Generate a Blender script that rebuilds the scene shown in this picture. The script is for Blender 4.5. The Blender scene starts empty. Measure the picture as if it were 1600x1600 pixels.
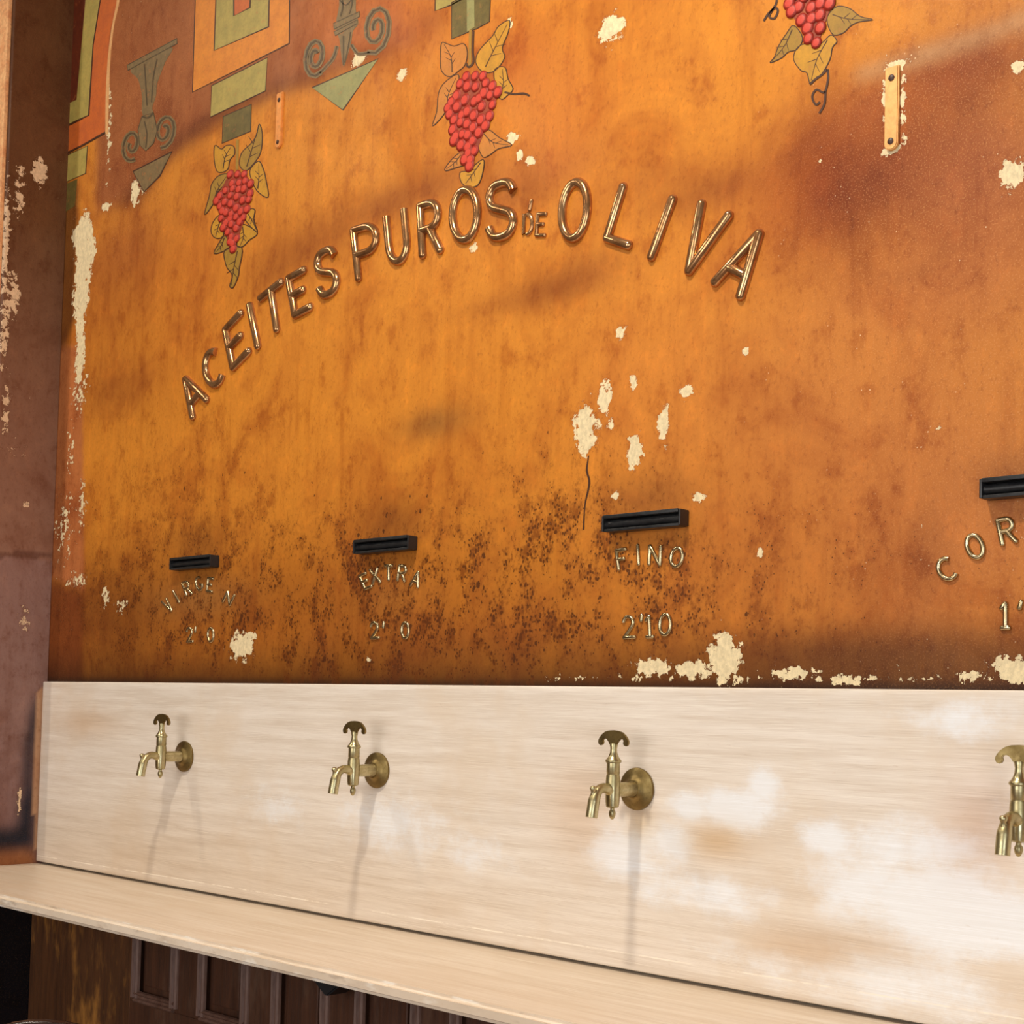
import bpy, bmesh, math, random
import numpy as np
from mathutils import Vector, Matrix

random.seed(7)
SC = bpy.context.scene
COL = SC.collection

# ------------------------------------------------------------------ camera
CAM = np.array([3.3719, -1.834, 1.454])
YAW, PITCH, ROLL, FPX, SHY = -.7537, .0408, .0261, 2198.45, 221.88
_f = np.array([math.sin(YAW)*math.cos(PITCH), math.cos(YAW)*math.cos(PITCH), math.sin(PITCH)])
_r0 = np.array([math.cos(YAW), -math.sin(YAW), 0]); _u0 = np.cross(_r0, _f)
_r = math.cos(ROLL)*_r0 + math.sin(ROLL)*_u0
_u = -math.sin(ROLL)*_r0 + math.cos(ROLL)*_u0
cd = bpy.data.cameras.new('camera'); cam = bpy.data.objects.new('camera', cd); COL.objects.link(cam)
cam.matrix_world = Matrix(((_r[0], _u[0], -_f[0], CAM[0]), (_r[1], _u[1], -_f[1], CAM[1]), (_r[2], _u[2], -_f[2], CAM[2]), (0, 0, 0, 1)))
cd.sensor_width = 36; cd.lens = FPX/1600*36; cd.shift_y = SHY/1600; cd.clip_start = .05
SC.camera = cam

# ------------------------------------------------------------------ world, lights, exposure
w = bpy.data.worlds.new('world'); SC.world = w; w.use_nodes = True
w.node_tree.nodes['Background'].inputs[0].default_value = (.75, .82, 1, 1)
w.node_tree.nodes['Background'].inputs[1].default_value = .6
SC.view_settings.view_transform = 'Standard'; SC.view_settings.look = 'None'
SC.view_settings.gamma = 1; SC.view_settings.use_curve_mapping = False
SC.view_settings.exposure = 0.08
SC.cycles.max_bounces = 6; SC.cycles.diffuse_bounces = 3; SC.cycles.glossy_bounces = 3; SC.cycles.adaptive_threshold = .03

def area(name, loc, target, sx, sy, power, col):
    l = bpy.data.lights.new(name, 'AREA'); l.shape = 'RECTANGLE'; l.size = sx; l.size_y = sy; l.energy = power; l.color = col
    o = bpy.data.objects.new(name, l); COL.objects.link(o); o.location = loc
    o.rotation_euler = (Vector(target)-Vector(loc)).to_track_quat('-Z', 'Y').to_euler()
    return o
area('shopfront_daylight', (1.9, -4.93, 1.9), (1.9, 0, 1.9), 2.4, 2.4, 84, (1, .98, .96))
area('door_daylight', (5.4, -3.0, 1.5), (3.2, -1.6, 1.4), 1.6, 2.6, 70, (.82, .91, 1))
area('ceiling_lamp', (2.0, -1.3, 3.75), (2.0, -1.2, 0), .15, .15, 48, (1, .91, .77))
tl = area('pier_shadow_lamp', (-.53, -1.85, 3.8), (-.53, -1.85, 0), .07, 1.9, 29, (1, .9, .74)); tl.rotation_euler = (0, 0, -.291)  # unseen lamp, shaped long and narrow for a crisp pier shadow and blurred tap shadows

# ------------------------------------------------------------------ measuring helpers: points of the photograph on planes of the room
WALL_Y = .015
def _ray(px, py): return _f + _r*(px-800)/FPX - _u*(py-800-SHY)/FPX
def wy(px, py, y=WALL_Y):
    d = _ray(px, py); return CAM + (y-CAM[1])/d[1]*d
def wx(px, py, x):
    d = _ray(px, py); return CAM + (x-CAM[0])/d[0]*d

# ------------------------------------------------------------------ materials
def lin(c):
    return tuple(((v/255)/12.92 if v/255 <= .04045 else ((v/255+.055)/1.055)**2.4) for v in c)
class NT:
    def __init__(s, name):
        s.m = bpy.data.materials.new(name); s.m.use_nodes = True; s.t = s.m.node_tree
        s.b = s.t.nodes['Principled BSDF']; s.n = s.t.nodes; s._pos = None
    def pos(s):
        if s._pos is None:
            s._pos = s.n.new('ShaderNodeTexCoord').outputs['Object']
        return s._pos
    def link(s, a, b): s.t.links.new(a, b)
    def val(s, sock, v):
        if hasattr(v, 'is_output') or isinstance(v, bpy.types.NodeSocket): s.link(v, sock)
        else:
            if isinstance(v, tuple) and len(v) == 3 and sock.type == 'RGBA': v = (*v, 1)
            sock.default_value = v
    def noise(s, scale, detail=3, rough=.55, stretch=None, off=(0, 0, 0), dist=0, color=False):
        src = s.pos()
        if stretch or any(off):
            mp = s.n.new('ShaderNodeMapping'); s.link(src, mp.inputs[0]); src = mp.outputs[0]
            mp.inputs['Scale'].default_value = stretch or (1, 1, 1); mp.inputs['Location'].default_value = off
        n = s.n.new('ShaderNodeTexNoise'); s.link(src, n.inputs['Vector'])
        n.inputs['Scale'].default_value = scale; n.inputs['Detail'].default_value = detail
        n.inputs['Roughness'].default_value = rough; n.inputs['Distortion'].default_value = dist
        return n.outputs['Color' if color else 'Fac']
    def voronoi(s, scale, stretch=None, rnd=1):
        src = s.pos()
        if stretch:
            mp = s.n.new('ShaderNodeMapping'); s.link(src, mp.inputs[0]); mp.inputs['Scale'].default_value = stretch; src = mp.outputs[0]
        n = s.n.new('ShaderNodeTexVoronoi'); s.link(src, n.inputs['Vector']); n.inputs['Scale'].default_value = scale
        n.inputs['Randomness'].default_value = rnd
        return n.outputs['Distance']
    def ramp(s, fac, a, b, va=0.0, vb=1.0):
        n = s.n.new('ShaderNodeMapRange'); n.interpolation_type = 'SMOOTHSTEP'
        s.val(n.inputs[0], fac)
        for i, v in enumerate((a, b, va, vb)): s.val(n.inputs[i+1], v)
        return n.outputs[0]
    def math(s, op, a, b=0.0):
        n = s.n.new('ShaderNodeMath'); n.operation = op; s.val(n.inputs[0], a); s.val(n.inputs[1], b); return n.outputs[0]
    def mix(s, fac, a, b, mode='MIX'):
        n = s.n.new('ShaderNodeMix'); n.data_type = 'RGBA'; n.blend_type = mode
        s.val(n.inputs['Factor'], fac); s.val(n.inputs['A'], a); s.val(n.inputs['B'], b); return n.outputs['Result']
    def attr(s, name, out='Fac'):
        n = s.n.new('ShaderNodeAttribute'); n.attribute_name = name; return n.outputs[out]
    def sep(s, sock):
        n = s.n.new('ShaderNodeSeparateXYZ'); s.link(sock, n.inputs[0]); return n.outputs
    def bump(s, h, strength=.3, dist=.002, prev=None):
        n = s.n.new('ShaderNodeBump'); n.inputs['Strength'].default_value = strength; n.inputs['Distance'].default_value = dist
        s.link(h, n.inputs['Height'])
        if prev is not None: s.link(prev, n.inputs['Normal'])
        return n.outputs[0]
    def set(s, **k):
        for a, v in k.items():
            s.val(s.b.inputs[{'color': 'Base Color', 'rough': 'Roughness', 'metal': 'Metallic', 'normal': 'Normal', 'spec': 'Specular IOR Level', 'coat': 'Coat Weight', 'coat_rough': 'Coat Roughness'}[a]], v)
        return s.m

def mottled(name, c1, c2, scale=8, rough=.6, metal=0, bump=.15, stretch=None, fine=120, spec=.5):
    t = NT(name)
    n = t.noise(scale, 5, .65, stretch); g = t.noise(fine, 3, .6, stretch, off=(3, 1, 7))
    c = t.mix(t.ramp(n, .3, .7), lin(c1), lin(c2))
    c = t.mix(t.ramp(g, .35, .7, 0, .35), c, lin(tuple(v*.7 for v in c1)))
    return t.set(color=c, rough=t.ramp(n, .3, .7, rough*.85, min(1, rough*1.15)), metal=float(metal), spec=spec, normal=t.bump(g, bump, .001))

# ------------------------------------------------------------------ mesh helpers
def link(name, me, mat=None, parent=None):
    o = bpy.data.objects.new(name, me); COL.objects.link(o)
    if mat is not None and not me.materials:
        for m in (mat if isinstance(mat, (list, tuple)) else [mat]): me.materials.append(m)
    if parent is not None: o.parent = parent
    return o
def bm_obj(name, bm, mat=None, parent=None, smooth=None):
    me = bpy.data.meshes.new(name); bm.normal_update(); bm.to_mesh(me); bm.free()
    if smooth is not None:
        me.polygons.foreach_set('use_smooth', [True]*len(me.polygons))
        if smooth < 180: me.set_sharp_from_angle(angle=math.radians(smooth))
    return link(name, me, mat, parent)
def thing(name, label, cat, group=None, loc=(0, 0, 0)):
    o = bpy.data.objects.new(name, None); COL.objects.link(o); o.location = loc; o.empty_display_size = .05
    return tag(o, label, cat, group)
def tag(o, label, cat, group=None, kind=None):
    if label: o['label'] = label
    if cat: o['category'] = cat
    if group: o['group'] = group
    if kind: o['kind'] = kind
    return o
def struct(o, label=None):
    o['kind'] = 'structure'
    if label: o['label'] = label
    return o
def box(bm, x0, x1, y0, y1, z0, z1, bev=0, seg=2):
    vs = [bm.verts.new((x, y, z)) for x in (x0, x1) for y in (y0, y1) for z in (z0, z1)]
    fs = [bm.faces.new([vs[i] for i in q]) for q in ((0, 1, 3, 2), (4, 6, 7, 5), (0, 4, 5, 1), (2, 3, 7, 6), (0, 2, 6, 4), (1, 5, 7, 3))]
    if bev:
        es = list({e for f in fs for e in f.edges})
        bmesh.ops.bevel(bm, geom=es, offset=bev, segments=seg, affect='EDGES', profile=.6)
    return vs
def tube(bm, path, rad, n=10, flat=None, closed=False, caps=True):
    """sweep a circle along path (3D points); flat=(axis vector, factor) squashes the section along an axis"""
    P = [Vector(p) for p in path]; R = rad if isinstance(rad, (list, tuple)) else [rad]*len(P)
    rings = []; up = None
    for i, p in enumerate(P):
        a = P[i-1] if (i or closed) else P[i]; b = P[(i+1) % len(P)] if (i < len(P)-1 or closed) else P[i]
        t = (b-a).normalized()
        if up is None:
            up = Vector((0, 0, 1)) if abs(t.z) < .9 else Vector((1, 0, 0))
        s = t.cross(up).normalized(); up = s.cross(t).normalized()
        k = 1.0
        if 0 < i < len(P)-1 or closed:
            c = (p-a).normalized().dot((b-p).normalized()); k = min(1.6, 1/max(.3, math.sqrt((1+c)/2)))
        ring = []
        for j in range(n):
            an = 2*math.pi*j/n; v = (s*math.cos(an) + up*math.sin(an))*R[i]*(1 if k == 1 else 1)
            if flat: ax = flat[0]; v = v - ax*v.dot(ax)*(1-flat[1])
            ring.append(bm.verts.new(p+v))
        rings.append(ring)
    m = len(rings)
    for i in range(m if closed else m-1):
        A, B = rings[i], rings[(i+1) % m]
        for j in range(n): bm.faces.new((A[j], A[(j+1) % n], B[(j+1) % n], B[j]))
    if caps and not closed:
        bm.faces.new(rings[0][::-1]); bm.faces.new(rings[-1])
def lathe(bm, prof, n=24, mat=Matrix()):
    """prof: (radius, height) along local z"""
    rings = []
    for r, h in prof:
        if r < 1e-6: rings.append([bm.verts.new(mat @ Vector((0, 0, h)))])
        else: rings.append([bm.verts.new(mat @ Vector((r*math.cos(2*math.pi*j/n), r*math.sin(2*math.pi*j/n), h))) for j in range(n)])
    for A, B in zip(rings, rings[1:]):
        for j in range(n):
            q = [A[j % len(A)], A[(j+1) % len(A)], B[(j+1) % len(B)], B[j % len(B)]]
            q = list(dict.fromkeys(q))
            if len(q) > 2: bm.faces.new(q)
    for R, fl in ((rings[0], True), (rings[-1], False)):
        if len(R) > 2: bm.faces.new(R[::-1] if fl else R)
def prism(bm, pts, off, mi=0):
    """pts: 3D outline (planar); off: extrusion vector"""
    off = Vector(off)
    a = [bm.verts.new(p) for p in pts]; b = [bm.verts.new(Vector(p)+off) for p in pts]
    n = len(a); fs = [bm.faces.new(a[::-1]), bm.faces.new(b)]
    for i in range(n): fs.append(bm.faces.new((a[i], a[(i+1) % n], b[(i+1) % n], b[i])))
    for f in fs: f.material_index = mi
    return fs
def smooth_path(pts, k=6, closed=False):
    out = []; n = len(pts)
    P = [np.array(p, float) for p in pts]
    for i in range(n if closed else n-1):
        p0 = P[(i-1) % n] if (closed or i > 0) else P[i]; p1 = P[i]; p2 = P[(i+1) % n]; p3 = P[(i+2) % n] if (closed or i+2 < n) else p2
        for j in range(k):
            t = j/k
            out.append(.5*((2*p1)+(-p0+p2)*t+(2*p0-5*p1+4*p2-p3)*t*t+(-p0+3*p1-3*p2+p3)*t**3))
    if not closed: out.append(P[-1])
    return out

# ------------------------------------------------------------------ plaster: a grid that carries its pigments, stains, painted shade and losses
def axis(a, b, step, lo=None, hi=None):
    n = int(round((b-a)/step)); v = list(np.linspace(a, b, n+1))
    if lo is not None: v = [lo] + v
    if hi is not None: v = v + [hi]
    return np.array(v)
class Pigment:
    """fields on a grid U x V; positions of stains and painted shade are given as photo points unprojected to the surface by fn -> (u, v)"""
    def __init__(s, U, V, fn, base):
        s.u, s.v = np.meshgrid(U, V, indexing='ij'); s.fn = fn
        s.col = np.ones(s.u.shape+(3,))*np.array(lin(base)); s.loss = np.zeros(s.u.shape); s.spot = np.zeros(s.u.shape); s.dust = np.zeros(s.u.shape)
    def blob(s, px, py, rx, ry, p=2.0):
        c = s.fn(px, py); ru = max(1e-4, (abs(s.fn(px+rx, py)[0]-c[0])+abs(s.fn(px-rx, py)[0]-c[0]))/2); rv = max(1e-4, abs(s.fn(px, py-ry)[1]-s.fn(px, py+ry)[1])/2)
        d2 = ((s.u-c[0])/ru)**2+((s.v-c[1])/rv)**2
        return np.exp(-.7*d2**(p/2))
    def poly(s, pts, blur=0):
        P = [s.fn(*p) for p in pts]; ins = np.zeros(s.u.shape, bool); n = len(P)
        for i in range(n):
            x1, y1 = P[i]; x2, y2 = P[(i+1) % n]
            if y1 == y2: continue
            ins ^= ((y1 > s.v) != (y2 > s.v)) & (s.u < (x2-x1)*(s.v-y1)/(y2-y1)+x1)
        f = ins.astype(float)
        for _ in range(2 if blur else 0):
            for ax in (0, 1):
                k = int(blur); pad = [(k, k) if a == ax else (0, 0) for a in (0, 1)]
                c = np.cumsum(np.pad(f, [(q[0]+1 if a == ax else 0, q[1]) for a, q in enumerate(pad)], mode='edge'), axis=ax)
                f = (np.take(c, range(2*k+1, c.shape[ax]), axis=ax)-np.take(c, range(0, c.shape[ax]-2*k-1), axis=ax))/(2*k+1)
        return f
    def stain(s, m, c, k):
        a = np.clip(m*k, 0, 1)[..., None]; s.col = s.col*(1-a)+np.array(lin(c))*a
def grid_mesh(name, U, V, place, back, pig, flip=False):
    nu, nv = len(U), len(V)
    uu, vv = np.meshgrid(U, V, indexing='ij')
    co = place(uu.ravel(), vv.ravel())
    idx = np.arange(nu*nv).reshape(nu, nv)
    q = np.stack([idx[:-1, :-1], idx[1:, :-1], idx[1:, 1:], idx[:-1, 1:]], -1).reshape(-1, 4)
    if flip: q = q[:, ::-1]
    border = np.concatenate([idx[:, 0], idx[-1, 1:], idx[-2::-1, -1], idx[0, -2:0:-1]])
    nb = len(border); co = np.concatenate([co, co[border]+np.array(back)])
    b2 = np.arange(nu*nv, nu*nv+nb)
    s = np.stack([border, b2, np.roll(b2, -1), np.roll(border, -1)], -1)
    if flip: s = s[:, ::-1]
    faces = np.concatenate([q, s])
    me = bpy.data.meshes.new(name)
    loops = faces.ravel(); nf = len(faces)
    me.vertices.add(len(co)); me.vertices.foreach_set('co', co.astype(np.float32).ravel())
    me.loops.add(len(loops)+nb); me.loops.foreach_set('vertex_index', np.concatenate([loops, b2 if flip else b2[::-1]]).astype(np.int32))
    me.polygons.add(nf+1); me.polygons.foreach_set('loop_start', np.concatenate([np.arange(nf)*4, [nf*4]]).astype(np.int32))
    me.update(calc_edges=True)
    if pig is not None:
        def ext(a): a = a.reshape(nu*nv, -1); return np.concatenate([a, a[border]])
        ca = me.color_attributes.new('pigment', 'FLOAT_COLOR', 'POINT')
        c4 = np.ones((len(co), 4), np.float32); c4[:, :3] = ext(pig.col); ca.data.foreach_set('color', c4.ravel())
        for nm in ('loss', 'spot', 'dust'):
            at = me.attributes.new(nm, 'FLOAT', 'POINT'); at.data.foreach_set('value', ext(getattr(pig, nm)).astype(np.float32).ravel())
    return me

def plaster_material(name, loss_col, streak=.3, rough=.5, grain=.3):
    t = NT(name)
    base = t.attr('pigment', 'Color')
    big = t.noise(4.5, 4, .7, dist=.6); mid = t.noise(20, 4, .72, (1, 1, .75), off=(4, 2, 9)); fine = t.noise(150, 3, .75, (1, 1, .7), off=(1, 8, 2))
    st = t.noise(26, 3, .65, (1, 1, .09), off=(2, 0, 5))
    dark = lin((188, 138, 94)); pale = (1.42, 1.38, 1.25)
    c = t.mix(t.ramp(big, .42, .72, 0, .5), base, t.mix(1.0, base, dark, 'MULTIPLY'))
    c = t.mix(t.ramp(mid, .50, .72, 0, .48), c, t.mix(1.0, c, dark, 'MULTIPLY'))
    c = t.mix(t.ramp(mid, .47, .25, 0, .38), c, t.mix(1.0, c, pale, 'MULTIPLY'))
    c = t.mix(t.ramp(st, .52, .75, 0, streak), c, t.mix(1.0, c, dark, 'MULTIPLY'))
    c = t.mix(t.ramp(st, .46, .28, 0, streak*.8), c, t.mix(1.0, c, pale, 'MULTIPLY'))
    c = t.mix(t.ramp(fine, .52, .80, 0, grain*1.5), c, t.mix(1.0, c, lin((160, 104, 72)), 'MULTIPLY'))
    c = t.mix(t.ramp(fine, .42, .26, 0, grain), c, t.mix(1.0, c, pale, 'MULTIPLY'))
    # dark specks
    vs = t.voronoi(150, (1, 1, .8)); spot = t.attr('spot')
    thr = t.math('MULTIPLY', t.math('MULTIPLY', spot, t.ramp(mid, .40, .60)), .44)
    sp = t.math('MULTIPLY', t.ramp(vs, thr, t.math('ADD', thr, -.08)), t.ramp(thr, .03, .12))
    vs2 = t.voronoi(48, (1, 1, .7)); thr2 = t.math('MULTIPLY', t.math('MULTIPLY', spot, t.ramp(big, .45, .65)), .28)
    sp2 = t.math('MULTIPLY', t.ramp(t.math('ADD', vs2, t.math('MULTIPLY', t.math('SUBTRACT', fine, .5), .7)), thr2, t.math('ADD', thr2, -.06)), t.ramp(thr2, .03, .1))
    c = t.mix(t.math('MULTIPLY', t.math('MAXIMUM', sp, sp2), .82), c, lin((62, 28, 8)))
    gr = t.ramp(t.math('ADD', t.math('MULTIPLY', mid, .6), t.math('MULTIPLY', fine, .4)), .47, .60)
    c = t.mix(t.math('MULTIPLY', t.math('MULTIPLY', gr, t.ramp(spot, .25, 1.0)), .6), c, lin((104, 52, 14)))
    # pale dusty grain
    dv = t.noise(400, 1, .6, off=(5, 5, 5)); dust = t.attr('dust')
    c = t.mix(t.math('MULTIPLY', t.ramp(dv, .52, .72), t.math('MULTIPLY', dust, .34)), c, lin((224, 158, 98)))
    dv2 = t.voronoi(95); dz = mid
    c = t.mix(t.math('MULTIPLY', t.ramp(dv2, .13, .07), t.math('MULTIPLY', dust, t.ramp(dz, .55, .65))), c, lin((245, 215, 170)))
    # paint lost down to the plaster
    loss = t.attr('loss'); rag = t.noise(58, 4, .72, off=(3, 6, 2)); rag2 = fine
    lf = t.math('ADD', loss, t.math('MULTIPLY', t.math('SUBTRACT', rag, .5), 1.9))
    lm = t.math('MULTIPLY', t.ramp(lf, .46, .50), t.ramp(loss, .06, .14))
    edge = t.math('MULTIPLY', t.ramp(lf, .36, .45), t.ramp(loss, .06, .14))
    c = t.mix(t.math('MULTIPLY', edge, .45), c, t.mix(1.0, c, lin((170, 110, 70)), 'MULTIPLY'))
    c = t.mix(lm, c, t.mix(t.ramp(rag2, .3, .7), lin(loss_col), lin(tuple(v*.88 for v in loss_col))))
    nb = t.bump(t.math('ADD', t.math('MULTIPLY', fine, .25), t.math('MULTIPLY', mid, .8)), .22, .005)
    return t.set(color=c, rough=t.ramp(big, .3, .7, rough*.85, rough*1.15), spec=.22, normal=nb)

# ================================================================== STRUCTURE
X0 = -.022            # plane of the pier's side
PIER_Y = -.155        # plane of the pier's front
SHELF_Z = 1.03
MARBLE_T = 1.5

M_loss = (244, 222, 176)
M_wall = plaster_material('ochre_plaster', M_loss)

U = axis(X0, 2.78, .005, hi=5.6); V = axis(1.495, 3.5, .005, hi=4.0)
def on_wall(px, py): p = wy(px, py); return p[0], p[2]
pg = Pigment(U, V, on_wall, (209, 131, 43))
B = pg.blob
# --- large fields of pigment, smoke stains and the painted pier shadow
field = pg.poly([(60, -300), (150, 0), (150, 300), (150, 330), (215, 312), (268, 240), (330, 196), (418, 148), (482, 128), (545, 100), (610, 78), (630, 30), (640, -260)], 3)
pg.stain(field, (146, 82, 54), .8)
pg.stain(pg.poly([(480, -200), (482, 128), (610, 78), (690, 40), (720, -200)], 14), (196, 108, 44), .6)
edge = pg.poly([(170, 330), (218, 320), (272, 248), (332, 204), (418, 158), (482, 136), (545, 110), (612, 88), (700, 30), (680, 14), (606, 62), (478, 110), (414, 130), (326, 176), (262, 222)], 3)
pg.stain(edge, (92, 44, 22), .55)
for a in [(640, 50, 60, 40, (170, 88, 32), .6), (480, 385, 60, 34, (150, 78, 24), .6), (430, 430, 50, 30, (150, 80, 26), .4), (600, 322, 66, 26, (146, 76, 24), .6), (690, 285, 60, 30, (150, 80, 26), .5),
          (1115, 300, 95, 26, (150, 80, 26), .65), (1010, 285, 70, 24, (160, 86, 28), .5), (860, 262, 70, 40, (176, 100, 40), .6), (800, 300, 60, 40, (150, 82, 34), .5), (890, 165, 80, 70, (196, 112, 38), .5), (800, 90, 60, 60, (180, 92, 30), .6),
          (1290, 290, 80, 100, (140, 58, 10), .9), (1210, 330, 60, 70, (180, 96, 34), .5), (1390, 260, 110, 80, (126, 54, 14), .9), (1490, 270, 120, 100, (136, 66, 26), .85), (1560, 330, 120, 150, (172, 98, 56), .6), (1500, 110, 130, 50, (140, 64, 20), .75), (1370, 170, 60, 40, (160, 82, 34), .6), (1450, 440, 160, 70, (176, 100, 50), .5),
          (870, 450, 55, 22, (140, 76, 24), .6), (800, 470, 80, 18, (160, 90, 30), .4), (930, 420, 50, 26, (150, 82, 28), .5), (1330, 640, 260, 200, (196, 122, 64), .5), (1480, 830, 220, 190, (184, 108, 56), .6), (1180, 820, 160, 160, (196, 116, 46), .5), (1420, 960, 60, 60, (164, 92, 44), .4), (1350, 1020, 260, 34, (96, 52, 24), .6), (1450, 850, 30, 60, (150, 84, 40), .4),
          (680, 660, 46, 22, (130, 84, 40), .6), (450, 950, 360, 100, (142, 76, 22), .62), (160, 970, 90, 80, (112, 58, 20), .7), (700, 1000, 260, 40, (140, 76, 28), .5), (180, 470, 60, 90, (168, 92, 32), .5), (180, 610, 60, 40, (150, 82, 30), .5), (300, 520, 60, 70, (196, 112, 36), .4), (190, 390, 60, 50, (158, 84, 40), .5), (300, 400, 50, 60, (196, 110, 36), .4),
          (610, 820, 40, 34, (120, 66, 26), .5), (310, 850, 34, 30, (120, 66, 26), .45), (1010, 775, 60, 34, (120, 66, 28), .45), (1580, 740, 60, 30, (130, 74, 36), .4), (310, 935, 60, 26, (150, 104, 56), .45), (610, 930, 50, 40, (150, 96, 46), .35), (1000, 600, 90, 120, (206, 124, 52), .4)]:
    pg.stain(B(*a[:4]), a[4], a[5]*1.15)
pg.stain(pg.poly([(88, 540), (128, 540), (132, 925), (76, 900)], 1), (182, 108, 62), .9)
pg.stain(pg.poly([(88, 520), (106, 520), (100, 900), (76, 900)], 2), (130, 76, 42), .5)  # weaker lower run of the pier's shadow, painted into the wall colour
pg.stain(pg.poly([(76, 902), (130, 926), (128, 1072), (72, 1070)], 2), (122, 60, 24), .9)
pg.stain(pg.poly([(95, 285), (124, 285), (118, 500), (92, 560)], 2), (70, 34, 18), .75)  # pier's cast shadow painted as a dark strip beside the corner
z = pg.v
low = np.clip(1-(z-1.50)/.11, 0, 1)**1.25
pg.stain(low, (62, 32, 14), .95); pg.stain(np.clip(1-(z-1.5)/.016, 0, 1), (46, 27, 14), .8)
pg.stain(pg.poly([(1330, 112), (1380, 96), (1600, 22), (1720, -20), (1720, 0), (1600, 44), (1400, 110), (1340, 124)], 2), (186, 146, 104), .85)
pg.stain(pg.poly([(1300, 380), (1360, 420), (1400, 434), (1440, 420), (1495, 362), (1500, 372), (1445, 432), (1400, 446), (1350, 430)], 2), (140, 76, 34), .6)
# --- losses of paint
L = np.zeros_like(z)
L = np.maximum(L, pg.poly([(135, 322), (147, 360), (152, 395), (143, 420), (139, 470), (132, 500), (134, 560), (126, 606), (116, 600), (119, 520), (113, 470), (119, 400), (108, 372), (121, 350)], 2)*.78)
for a in [(955, 46, 17, 20), (800, 214, 8, 9), (812, 243, 5, 9), (827, 252, 6, 7), (628, 117, 7, 8), (561, 93, 10, 10), (913, 668, 13, 34), (918, 690, 14, 10), (945, 622, 9, 24), (938, 664, 24, 9, .6), (992, 705, 11, 22), (1037, 662, 8, 24), (1073, 613, 9, 10), (990, 598, 5, 10),
          (1092, 777, 10, 5), (378, 1010, 15, 18), (392, 992, 9, 5), (1132, 1030, 20, 34), (1085, 1045, 26, 12), (1020, 1042, 26, 11), (1240, 1052, 34, 9, .75), (1320, 1062, 26, 7, .7), (1582, 272, 18, 20), (1585, 1046, 30, 18), (1515, 1054, 18, 8, .8), (165, 932, 6, 13, .66), (190, 946, 8, 11, .62),
          (740, 388, 5, 7), (1467, 668, 5, 4), (212, 298, 6, 20, .85), (225, 292, 5, 10, .7), (166, 322, 7, 6, .8), (1187, 862, 4, 8, .8), (1590, 106, 9, 11), (168, 144, 4, 14, .8), (795, 36, 5, 8, .8), (960, 775, 6, 4, .8), (1165, 548, 6, 6, .8), (970, 520, 8, 10, .7), (110, 700, 8, 40, .4), (100, 830, 18, 60, .42), (128, 790, 6, 40, .5), (122, 905, 20, 12, .5), (1440, 822, 4, 4, .8), (1402, 102, 16, 8, .8), (1383, 140, 5, 45, .62), (1411, 165, 5, 55, .62), (1395, 234, 16, 7, .75), (1280, 252, 4, 4, .7), (1405, 1046, 6, 6, .7), (575, 1030, 6, 4, .6), (170, 200, 6, 60, .45), (125, 615, 14, 30, .45)]:
    L = np.maximum(L, B(a[0], a[1], a[2]*1.15, a[3]*1.15, 2.2)*(a[4] if len(a) > 4 else .9))
L = np.maximum(L, .4*np.clip(1-abs(z-1.515)/.012, 0, 1)*(pg.u > 1.7))
pg.loss = L
pg.spot = np.clip(B(480, 940, 420, 110)*1.0+B(640, 980, 330, 70)*.6+B(240, 740, 160, 120)*.35+B(880, 860, 120, 170)*.35+B(650, 640, 320, 160)*.12+.12, 0, 1.1)
pg.dust = np.clip(B(1500, 300, 260, 330)*1.1+B(1500, 800, 200, 260)*.5+B(220, 150, 90, 160)*1.0+B(180, 300, 60, 60)*.7+B(108, 760, 20, 180)*.6+.06, 0, 1)
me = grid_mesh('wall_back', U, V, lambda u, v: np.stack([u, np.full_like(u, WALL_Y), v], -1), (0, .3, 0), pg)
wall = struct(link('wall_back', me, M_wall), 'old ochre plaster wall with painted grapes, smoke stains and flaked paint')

# pier on the left (return of the niche)
PV = axis(0.0, 4.0, .01); PU = axis(PIER_Y, WALL_Y+.005, .01, hi=.3)
def on_pier(px, py): p = wx(px, py, X0); return p[1], p[2]
pp = Pigment(PU, PV, on_pier, (104, 66, 40))
zz = pp.v
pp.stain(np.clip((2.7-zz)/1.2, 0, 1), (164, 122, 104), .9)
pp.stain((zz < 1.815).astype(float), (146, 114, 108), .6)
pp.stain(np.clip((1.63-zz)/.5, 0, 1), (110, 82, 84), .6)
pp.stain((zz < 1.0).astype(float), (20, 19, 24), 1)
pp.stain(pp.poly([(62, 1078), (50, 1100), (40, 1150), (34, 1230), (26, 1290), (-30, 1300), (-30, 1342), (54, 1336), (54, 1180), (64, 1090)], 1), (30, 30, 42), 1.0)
pp.stain(pp.poly([(-40, 1338), (30, 1326), (56, 1332), (58, 1360), (-40, 1375)], 1), (150, 92, 50), .9)
pp.stain(pp.poly([(57, 1080), (66, 1075), (60, 1330), (52, 1330), (53, 1180)], 0), (196, 150, 112), .8)
pp.stain(pp.poly([(-20, 862), (84, 862), (84, 872), (-20, 872)], 0), (86, 52, 44), .6)
for a in [(62, 268, 12, 22), (8, 380, 7, 120, .62), (20, 460, 12, 40, .6), (6, 520, 8, 60, .7), (10, 640, 8, 60, .5), (30, 300, 10, 50, .5), (38, 960, 10, 30, .5), (30, 1250, 4, 26, .7), (42, 790, 5, 6, .6), (46, 624, 4, 4, .6), (20, 700, 30, 20, .36)]:
    pp.loss = np.maximum(pp.loss, pp.blob(*a[:4], 3.0)*(a[4] if len(a) > 4 else .85))
pp.dust = np.full_like(zz, .12)
M_pier = plaster_material('umber_pier_paint', (236, 200, 160), .2, .45, .25)
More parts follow.
